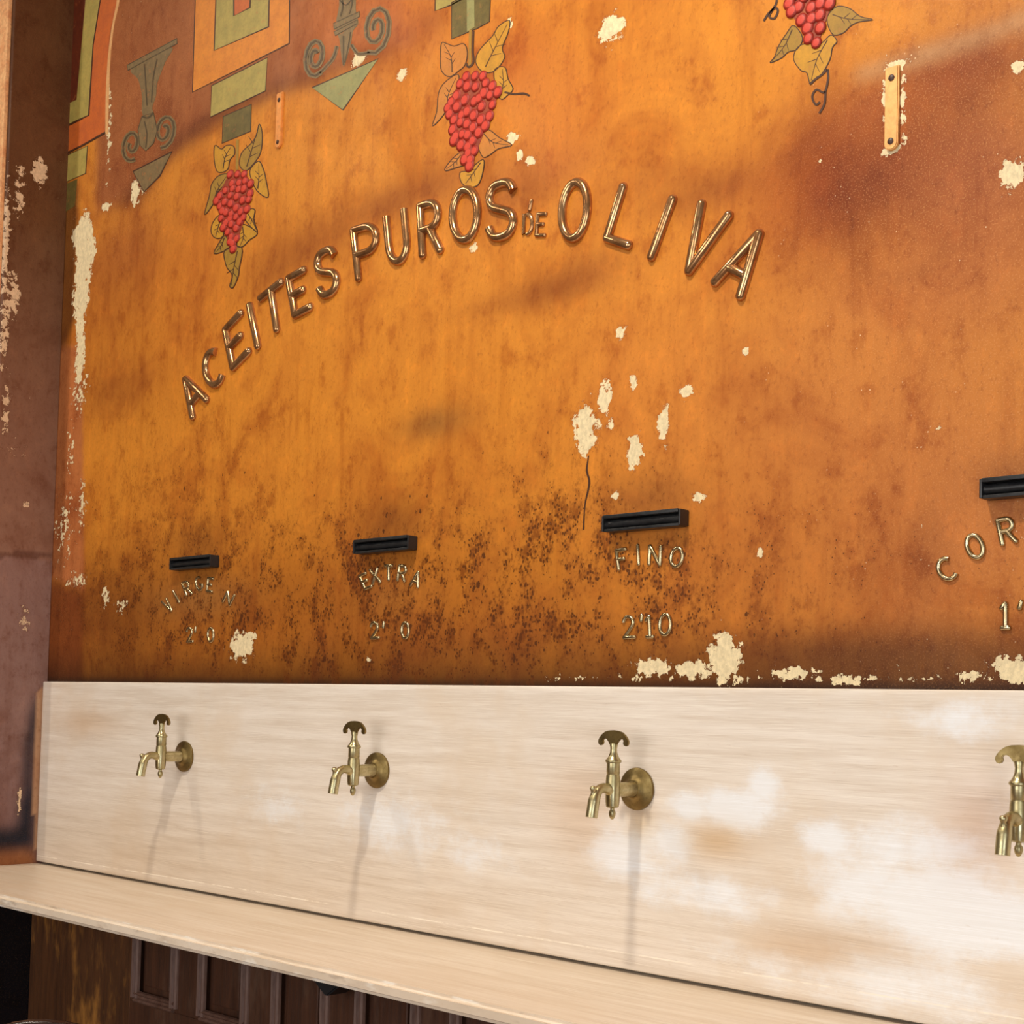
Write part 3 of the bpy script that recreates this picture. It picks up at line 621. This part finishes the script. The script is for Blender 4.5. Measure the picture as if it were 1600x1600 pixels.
P_leaf = paint_mat('paint_leaf', (206, 146, 34), (180, 128, 30), .25, 40); P_leafd = paint_mat('paint_leaf_olive', (172, 128, 40), (148, 112, 36), .25, 40); P_leaff = paint_mat('paint_leaf_faded', (204, 126, 44), (184, 116, 38), .45, 40); P_grape = paint_mat('paint_grape_red', (168, 44, 26), (146, 34, 20), 0); P_grapel = paint_mat('paint_grape_coral', (218, 72, 50), (198, 52, 36), 0, 60); P_grapeg = paint_mat('paint_grape_ground', (132, 44, 22), (160, 66, 28), .35); P_turq = paint_mat('paint_verdigris', (158, 150, 92), (138, 134, 82), .25); P_pale = paint_mat('paint_pale_edge', (232, 176, 116), (222, 160, 100), .1)
LAYER = .00035
def flat(name, px, mat, layer=1, parent=wall, outline=None, ow=1.6, smooth=False, k=4, lmat=None, veins=None):
    if smooth: px = smooth_path(px, k, True)
    w_ = [wy(*p) for p in px]
    c = np.mean(w_, axis=0)
    bm = bmesh.new()
    prism(bm, [Vector((p[0]-c[0], 0, p[2]-c[2])) for p in w_], (0, -LAYER*layer, 0))
    if outline: ribbon(bm, px, outline, c, layer+.5, True, 1)
    if veins is not None:
        A = np.array(px); m_ = A.mean(0); base = A[np.argmin(np.linalg.norm(A-veins, axis=1))]; tip = A[np.argmax(np.linalg.norm(A-base, axis=1))]
        base = base*.8+m_*.2; end = tip*.85+m_*.15; mid_ = m_*.6+(base+end)*.2
        main = smooth_path([base, mid_, end], 5); ribbon(bm, main, list(np.linspace(1.7, .8, len(main))), c, layer+.4, False, 1)
        ax_ = end-base; side = np.array([-ax_[1], ax_[0]])
        for f_, sg_ in ((.3, 1), (.42, -1), (.58, 1), (.68, -1)):
            p_ = np.array(main[int(f_*(len(main)-1))]); ribbon(bm, [p_, p_+ax_*.09+side*sg_*.10, p_+ax_*.15+side*sg_*.17], [1.2, 1.0, .6], c, layer+.45, False, 1)
    bmesh.ops.recalc_face_normals(bm, faces=bm.faces)
    o = bm_obj(name, bm, [mat, lmat or P_line], parent)
    o.location = Vector((c[0], WALL_Y-.00005, c[2])) - (Vector(parent['at']) if 'at' in parent else Vector())
    o['at'] = (c[0], WALL_Y-.00005, c[2])
    return o
def ribbon(bm, px, wpx, c, layer, closed, mi=0):
    P = [np.array(p, float) for p in px]; n = len(P); ws = wpx if isinstance(wpx, (list, tuple)) else [wpx]*n
    Lp, Rp = [], []
    for i in range(n):
        a = P[i-1] if (i or closed) else P[i]; b = P[(i+1) % n] if (i < n-1 or closed) else P[i]
        d = (b-a); d = d/(np.linalg.norm(d)+1e-9); nn = np.array([-d[1], d[0]])*ws[i]/2
        for lst, q in ((Lp, P[i]+nn), (Rp, P[i]-nn)):
            w_ = wy(*q); lst.append((w_[0]-c[0], w_[2]-c[2]))
    y1 = -LAYER*layer
    A = [bm.verts.new((x, y1, z)) for x, z in Lp]; Bv = [bm.verts.new((x, y1, z)) for x, z in Rp]
    A2 = [bm.verts.new((x, 0, z)) for x, z in Lp]; B2 = [bm.verts.new((x, 0, z)) for x, z in Rp]
    for i in range(n if closed else n-1):
        j = (i+1) % n
        for q in ((A[i], A[j], Bv[j], Bv[i]), (A[i], A2[i], A2[j], A[j]), (Bv[i], Bv[j], B2[j], B2[i])):
            f = bm.faces.new(q); f.material_index = mi
def stroke(name, px, wpx, mat, layer=2, parent=wall, smooth=True, k=5):
    if smooth:
        m = len(px); px2 = smooth_path(px, k)
        if isinstance(wpx, (list, tuple)): wpx = list(np.interp(np.linspace(0, m-1, len(px2)), range(m), wpx))
        px = px2
    c = np.mean([wy(*p) for p in px], axis=0); bm = bmesh.new(); ribbon(bm, px, wpx, c, layer, False)
    o = bm_obj(name, bm, mat, parent); o.location = Vector((c[0], WALL_Y-.00005, c[2])) - (Vector(parent['at']) if 'at' in parent else Vector())
    o['at'] = (c[0], WALL_Y-.00005, c[2])
    return o
# border at the far left
flat('painted_border_field', [(111, -60), (136, -60), (134, 0), (120, 156), (107, 162), (110, 0)], P_maroon, 1)
bar = flat('painted_border_bar', [(136, -60), (160, -60), (157, 0), (147, 60), (139, 180), (103, 197), (105, 163), (120, 156), (134, 0)], P_green, 2)
stroke('outline', [(103, 198), (121, 189), (139, 180), (146, 70), (157, 0)], [3, 3, 2, 1.5, 1.5], P_line, 3, bar, False)
bar = flat('painted_border_bar', [(160, -60), (190, -60), (184, 0), (172, 50), (167, 110), (164, 207), (102, 241), (103, 199), (139, 181), (147, 62), (157, 0)], P_rust, 1)
stroke('outline', [(102, 241), (130, 227), (165, 207)], 3, P_line, 3, bar, False)
stroke('pale_edge', [(190, -60), (185, 0), (177, 40), (171, 90), (168, 150), (167, 210)], [3, 4, 3, 4, 5, 4], P_pale, 2.5, bar)
flat('painted_border_bar', [(102, 244), (137, 228), (134, 271), (102, 285)], P_green, 1, outline=1.6)
flat('painted_border_bar', [(102, 288), (121, 280), (117, 322), (101, 332)], P_dgreen, 1)
# stepped pendant blocks
fr = flat('painted_pendant_frame', [(307, -60), (453, -60), (452, 68), (301, 144)], P_ochre, 1, outline=2)
f2 = flat('painted_pendant_inset', [(340, -60), (422, -60), (420, 42), (335, 79)], P_green, 2, fr, 2.2)
flat('painted_pendant_core', [(366, -60), (394, -60), (391, 12), (366, 25)], P_rust, 3, fr, 2.2)
flat('painted_pendant_block', [(331, 134), (418, 90), (415, 142), (329, 183)], P_green, 1, fr, 1.6)
flat('painted_pendant_block', [(349, 182), (393, 163), (392, 205), (347, 224)], P_dgreen, 1, fr, 1.6)
fr = flat('painted_pendant_frame', [(681, -60), (760, -60), (720, 0), (705, 8), (680, 17)], P_green, 1, outline=2)
flat('painted_pendant_block', [(706, 4), (768, -30), (765, 34), (745, 45), (706, 61)], P_dgreen, 1.5, fr, 1.4)
flat('painted_pendant_block', [(730, -20), (741, -22), (742, 42), (730, 50)], P_turq, 2.6, fr)
# urns
def urn(parts, strokes, tri):
    base = flat('painted_urn', parts[0], P_gray, 1, smooth=True)
    for p in parts[1:]: flat('urn_piece', p, P_gray, 1.45, base, 1.2, lmat=P_grayd)
    for p, w_ in strokes: stroke('urn_line', p, w_, P_grayd, 2, base)
    t = flat('painted_triangle', tri, P_turq if tri[0][0] > 400 else P_gray, 1, outline=2.2, lmat=P_line)
def spiral(cx, cy, r0, r1, a0, turns, sx=.75, sh=-.35, n=22, sgn=1):
    out = []
    for i in range(n):
        t = i/(n-1); r = r0+(r1-r0)*t; a = math.radians(a0)+sgn*2*math.pi*turns*t
        x = r*math.cos(a)*sx; y = -r*math.sin(a); out.append((cx+x, cy+y+x*sh))
    return out
urn([[(206, 106), (268, 74), (258, 98), (246, 130), (244, 150), (238, 168), (240, 178), (226, 184), (222, 172), (222, 150), (216, 124)], [(199, 102), (277, 60), (277, 68), (200, 110)], [(222, 182), (240, 176), (246, 204), (240, 224), (228, 236), (218, 226), (216, 202)]],
    [([(226, 100), (228, 130), (230, 165)], 2), ([(246, 92), (240, 120), (237, 160)], 2), ([(222, 182), (232, 184), (240, 176)], 3), ([(226, 190), (230, 210), (228, 232)], 2)], [(208, 268), (269, 237), (250, 275), (225, 300)])
for sp in (spiral(257, 204, 27, 6, -110, 1.6, .66), spiral(206, 226, 26, 6, -70, 1.4, .6, sgn=-1)):
    o = stroke('painted_scroll', sp, 7.5, P_gray, 1.2, smooth=False); stroke('scroll_line', sp, 2.8, P_grayd, 2, o, False)
urn([[(531, -30), (556, -40), (556, 14), (560, 36), (552, 48), (549, 66), (544, 84), (537, 104), (533, 84), (530, 60), (524, 48), (526, 30), (530, 8)], [(521, 37), (562, 18), (562, 26), (522, 46)], [(522, 50), (559, 31), (558, 37), (524, 56)]],
    [([(534, -10), (536, 10), (532, 26)], 2.5), ([(552, -12), (550, 8), (546, 22)], 2), ([(537, 56), (537, 80), (537, 102)], 2.2), ([(548, 50), (545, 70), (539, 98)], 1.8), ([(531, 0), (541, 8), (552, -4)], 2)], [(488, 137), (591, 92), (536, 172)])
for sp in (spiral(588, 44, 40, 7, -125, 1.9, .6), spiral(493, 88, 32, 7, -60, 1.75, .56, -.35, sgn=-1)):
    o = stroke('painted_scroll', sp, 8.5, P_gray, 1.2, smooth=False); stroke('scroll_line', sp, 3.2, P_grayd, 2, o, False)
for p in ([(549, 70), (560, 84), (578, 82)], [(527, 72), (520, 92), (500, 114)]):
    o = stroke('painted_scroll', p, 6.5, P_gray, 1.1); stroke('scroll_line', p, 2.2, P_grayd, 2, o)

# grape bunches
gm = {}
def grape_mesh():
    bm = bmesh.new(); n = 14
    rings = []
    for r, y in ((1, 0), (.96, -.0008), (.62, -.0016), (.25, -.0019)):
        rings.append([bm.verts.new((r*math.cos(2*math.pi*j/n), y, r*math.sin(2*math.pi*j/n))) for j in range(n)])
    for a, b in zip(rings, rings[1:]):
        for j in range(n):
            f = bm.faces.new((a[j], a[(j+1) % n], b[(j+1) % n], b[j])); f.material_index = 0 if a is not rings[2] else 1; f.smooth = True
    f = bm.faces.new(rings[-1]); f.material_index = 1
    bmesh.ops.recalc_face_normals(bm, faces=bm.faces)
    me = bpy.data.meshes.new('grape'); bm.to_mesh(me); bm.free()
    for m in (P_grape, P_grapel): me.materials.append(m)
    return me
GM = grape_mesh()
def bunch(label, leaves, stem, grapes, rx, ry, lmats, tendrils=()):
    b = stroke('painted_grape_bunch', stem, [4]*len(stem), P_leafd, 2.2); b['label'] = label
    for i, l in enumerate(leaves): flat('painted_leaf', l[1:] if isinstance(l[0], int) else l, lmats[i % len(lmats)], 1.2+.15*i, b, 1.5, smooth=True, veins=np.mean(grapes, axis=0))
    for t_ in tendrils: stroke('tendril', t_, 3.2, P_line, 2.6, b)
    G = np.array(grapes); cc = G.mean(0); hull = []
    for a in np.linspace(0, 2*math.pi, 25)[:-1]:
        d = np.array([math.cos(a), math.sin(a)]); q = G[np.argmax((G-cc) @ d)]; q = q + d*np.array([rx, ry])*.35
        if not hull or np.linalg.norm(q-hull[-1]) > 1.5: hull.append(q)
    flat('grape_ground', hull, P_grapeg, 2.4+.15*len(leaves), b)
    for gx, gy in grapes:
        p = wy(gx, gy); o = bpy.data.objects.new('painted_grape', GM); COL.objects.link(o); o.parent = b
        s = random.uniform(.98, 1.2); sx = abs(wy(gx+rx, gy)[0]-p[0])*s; sz = abs(wy(gx, gy-ry)[2]-p[2])*s
        o.scale = (sx, 1, sz); o.rotation_euler.y = random.uniform(-.25, .25)
        o.location = Vector((p[0], WALL_Y-.0012-random.uniform(0, .0006), p[2]))-Vector(b['at'])
def c3(pts, ox, oy, k): return [(ox+x/k, oy+y/k) for x, y in pts]
k3 = 853/160
B1 = lambda pts: c3(pts, 290, 160, k3)
bunch('small painted red grape bunch at the left', [B1([(245, 360), (300, 390), (340, 360), (400, 365), (410, 430), (370, 480), (350, 560), (270, 580), (240, 480)]), B1([(450, 520), (470, 420), (540, 350), (590, 280), (615, 180), (640, 270), (625, 420), (560, 520), (500, 570)]), B1([(540, 560), (610, 490), (650, 560), (670, 640), (690, 790), (600, 740), (550, 640)]),
       B1([(355, 600), (280, 610), (220, 680), (200, 780), (160, 935), (230, 850), (260, 760), (330, 680)]), B1([(290, 940), (230, 1000), (215, 1080), (250, 1130), (310, 1120), (320, 1040)]), B1([(330, 1110), (270, 1190), (240, 1260), (320, 1240), (370, 1200)]), B1([(450, 1040), (500, 1020), (600, 1090), (530, 1150), (480, 1200), (430, 1190)]), B1([(330, 1230), (470, 1210), (450, 1380), (440, 1450), (400, 1540), (370, 1530), (390, 1440), (340, 1360)]), B1([(500, 960), (540, 890), (580, 900), (570, 980), (600, 1080), (530, 1020)])],
      B1([(435, 310), (432, 420), (430, 560)]), B1([(375, 600), (435, 600), (490, 600), (390, 675), (450, 670), (500, 655), (545, 680), (335, 735), (395, 720), (490, 720), (290, 780), (375, 775), (430, 785), (540, 760), (262, 820), (330, 830), (480, 815), (530, 810), (290, 865), (380, 845), (425, 880), (515, 890), (340, 915), (465, 910), (310, 905), (385, 930), (300, 965), (425, 955), (485, 960), (340, 1005), (385, 1015), (455, 995), (425, 1050), (355, 1080), (385, 1120), (430, 1135), (375, 1160), (400, 1222), (320, 1040), (395, 1175), (445, 725), (375, 965)]), 5.2, 6.6, [P_leaf, P_leafd, P_leaf, P_leafd])
k5 = 1067/200
B2 = lambda pts: c3(pts, 650, 0, k5)
bunch('large painted red grape bunch above the word PUROS', [B2([(215, 360), (260, 365), (320, 385), (400, 365), (430, 440), (410, 540), (360, 590), (280, 640), (215, 590), (205, 480)]), B2([(500, 520), (530, 420), (640, 300), (690, 220), (780, 170), (770, 270), (720, 400), (740, 480), (660, 590), (560, 600)]), B2([(650, 600), (740, 560), (770, 660), (810, 740), (770, 790), (700, 820)]),
       B2([(350, 620), (240, 690), (190, 780), (175, 930), (140, 1050), (230, 960), (290, 850), (350, 720)]), B2([(520, 1130), (600, 1080), (700, 1150), (800, 1210), (690, 1240), (620, 1290), (560, 1310), (520, 1220)]), B2([(390, 1270), (310, 1320), (240, 1420), (330, 1400), (420, 1360)]), B2([(370, 1440), (440, 1420), (560, 1330), (560, 1430), (520, 1540), (440, 1560), (380, 1520)])],
      B2([(455, 250), (452, 400), (450, 560)]), B2([(420, 640), (495, 635), (560, 635), (430, 720), (500, 725), (585, 695), (640, 720), (370, 700), (340, 800), (410, 835), (490, 845), (570, 775), (620, 795), (685, 770), (300, 850), (345, 890), (430, 930), (550, 890), (640, 875), (285, 950), (485, 965), (320, 1000), (375, 1020), (545, 1000), (615, 970), (430, 1035), (310, 1080), (480, 1065), (580, 1050), (335, 1140), (390, 1120), (435, 1125), (525, 1105), (475, 1175), (320, 1170), (380, 1210), (435, 1225), (440, 1275), (490, 1260), (410, 1330), (455, 1335), (450, 1385), (530, 820), (385, 960), (270, 900)]), 6.4, 8.4, [P_leaff, P_leaf, P_leaf, P_leaff, P_leaff], [B2([(740, 770), (820, 785), (900, 780), (950, 800)]), B2([(480, 260), (475, 420), (480, 520), (440, 560), (420, 530)])])
k6 = 1600/220
B3 = lambda pts: c3(pts, 1180, 0, k6)
bunch('painted red grape bunch cut by the top edge', [B3([(820, 200), (880, 110), (960, 70), (1080, 100), (1200, 190), (1340, 225), (1180, 250), (1080, 300), (1010, 370), (900, 400), (840, 320)]), B3([(440, 290), (360, 380), (270, 520), (220, 650), (170, 715), (300, 660), (380, 590), (480, 560), (540, 430)]), B3([(560, 500), (470, 560), (440, 680), (520, 800), (590, 830), (630, 960), (700, 880), (760, 840), (850, 680), (880, 540), (930, 470), (860, 400), (740, 500)])],
      B3([(600, -300), (620, -200), (640, -100)]), B3([(390, 40), (500, 80), (640, 90), (745, 40), (850, 45), (530, 230), (740, 175), (645, 215), (600, 320), (745, 320), (610, 440), (700, 490), (420, 130), (460, -60), (560, -30), (680, -60), (800, -60), (380, -120), (520, -140), (640, -150), (760, -150), (880, -110), (450, -220), (580, -230), (700, -230), (820, -220)]), 8.4, 9.6, [P_leafd, P_leafd, P_leaf], [B3([(250, -60), (240, 40), (200, 110), (160, 190), (220, 210), (260, 130), (230, 90), (150, 160), (100, 240)]), B3([(620, 960), (690, 900), (760, 850), (820, 790)]), B3([(825, 790), (830, 900), (790, 1050), (700, 1020), (650, 1100), (690, 1190), (740, 1160)]), B3([(800, 1040), (790, 1180), (730, 1290)])])
# crack under the flaked patch
stroke('crack', [(920, 712), (917, 735), (921, 755), (914, 790), (912, 828)], [1.5, 3, 3.4, 2, 2.4], P_line, 1)
# faint old brush line under the lettering and rivulets

# ================================================================== BENTWOOD CHAIR (only the top of its back reaches into the picture)
M_bent = NT('dark_bentwood'); _n = M_bent.noise(20, 4, .6, (6, 6, .6)); M_bent = M_bent.set(color=M_bent.mix(M_bent.ramp(_n, .3, .7), lin((36, 20, 16)), lin((52, 30, 22))), rough=.22, spec=.6)
top = CAM + 2.6*_ray(72, 1594)
ch = thing('bentwood_chair', 'dark glossy bentwood chair, only its curved top rail showing at the bottom left', 'chair', loc=(top[0], top[1], 0))
ch.rotation_euler.z = .72
ZT = top[2]-.013
def hoop(hw, z0, zt, y0, y1, n=34, e=2.6):
    out = []
    for i in range(n+1):
        t = math.pi*i/n; c, s = math.cos(t), math.sin(t)
        x = hw*math.copysign(abs(c)**(2/e), c); zz_ = abs(s)**(2/e)
        zv = z0+(zt-z0)*zz_; out.append((x, y0+(y1-y0)*(zv-z0)/(zt-z0), zv))
    return out
SEAT = .455
bm = bmesh.new(); tube(bm, hoop(.205, SEAT-.01, ZT, -.05, 0), .0145, 14); bm_obj('back_hoop', bm, M_bent, ch, 60)
bm = bmesh.new(); tube(bm, hoop(.135, SEAT-.01, ZT-.10, -.05, -.01), .011, 12); bm_obj('inner_hoop', bm, M_bent, ch, 60)
bm = bmesh.new(); lathe(bm, [(.0, SEAT-.012), (.17, SEAT-.012), (.175, SEAT-.026), (.205, SEAT-.026), (.212, SEAT-.012), (.205, SEAT+.004), (.178, SEAT+.004), (.168, SEAT-.004), (0, SEAT-.008)], 36, Matrix.Translation((0, -.235, 0))); bm_obj('seat', bm, M_bent, ch, 40)
for sx in (-1, 1):
    bm = bmesh.new(); tube(bm, [(sx*.195, -.05, SEAT), (sx*.20, -.03, .25), (sx*.215, 0, .0)], [.016, .0145, .012], 12); bm_obj('leg', bm, M_bent, ch, 60)
    bm = bmesh.new(); tube(bm, [(sx*.15, -.37, SEAT-.02), (sx*.165, -.385, .22), (sx*.18, -.41, .0)], [.017, .0145, .012], 12); bm_obj('leg', bm, M_bent, ch, 60)
bm = bmesh.new(); tube(bm, [(.165*math.cos(t), -.215+.165*math.sin(t), .24) for t in np.linspace(0, 2*math.pi, 33)[:-1]], .009, 10, closed=True); bm_obj('stretcher_ring', bm, M_bent, ch, 60)
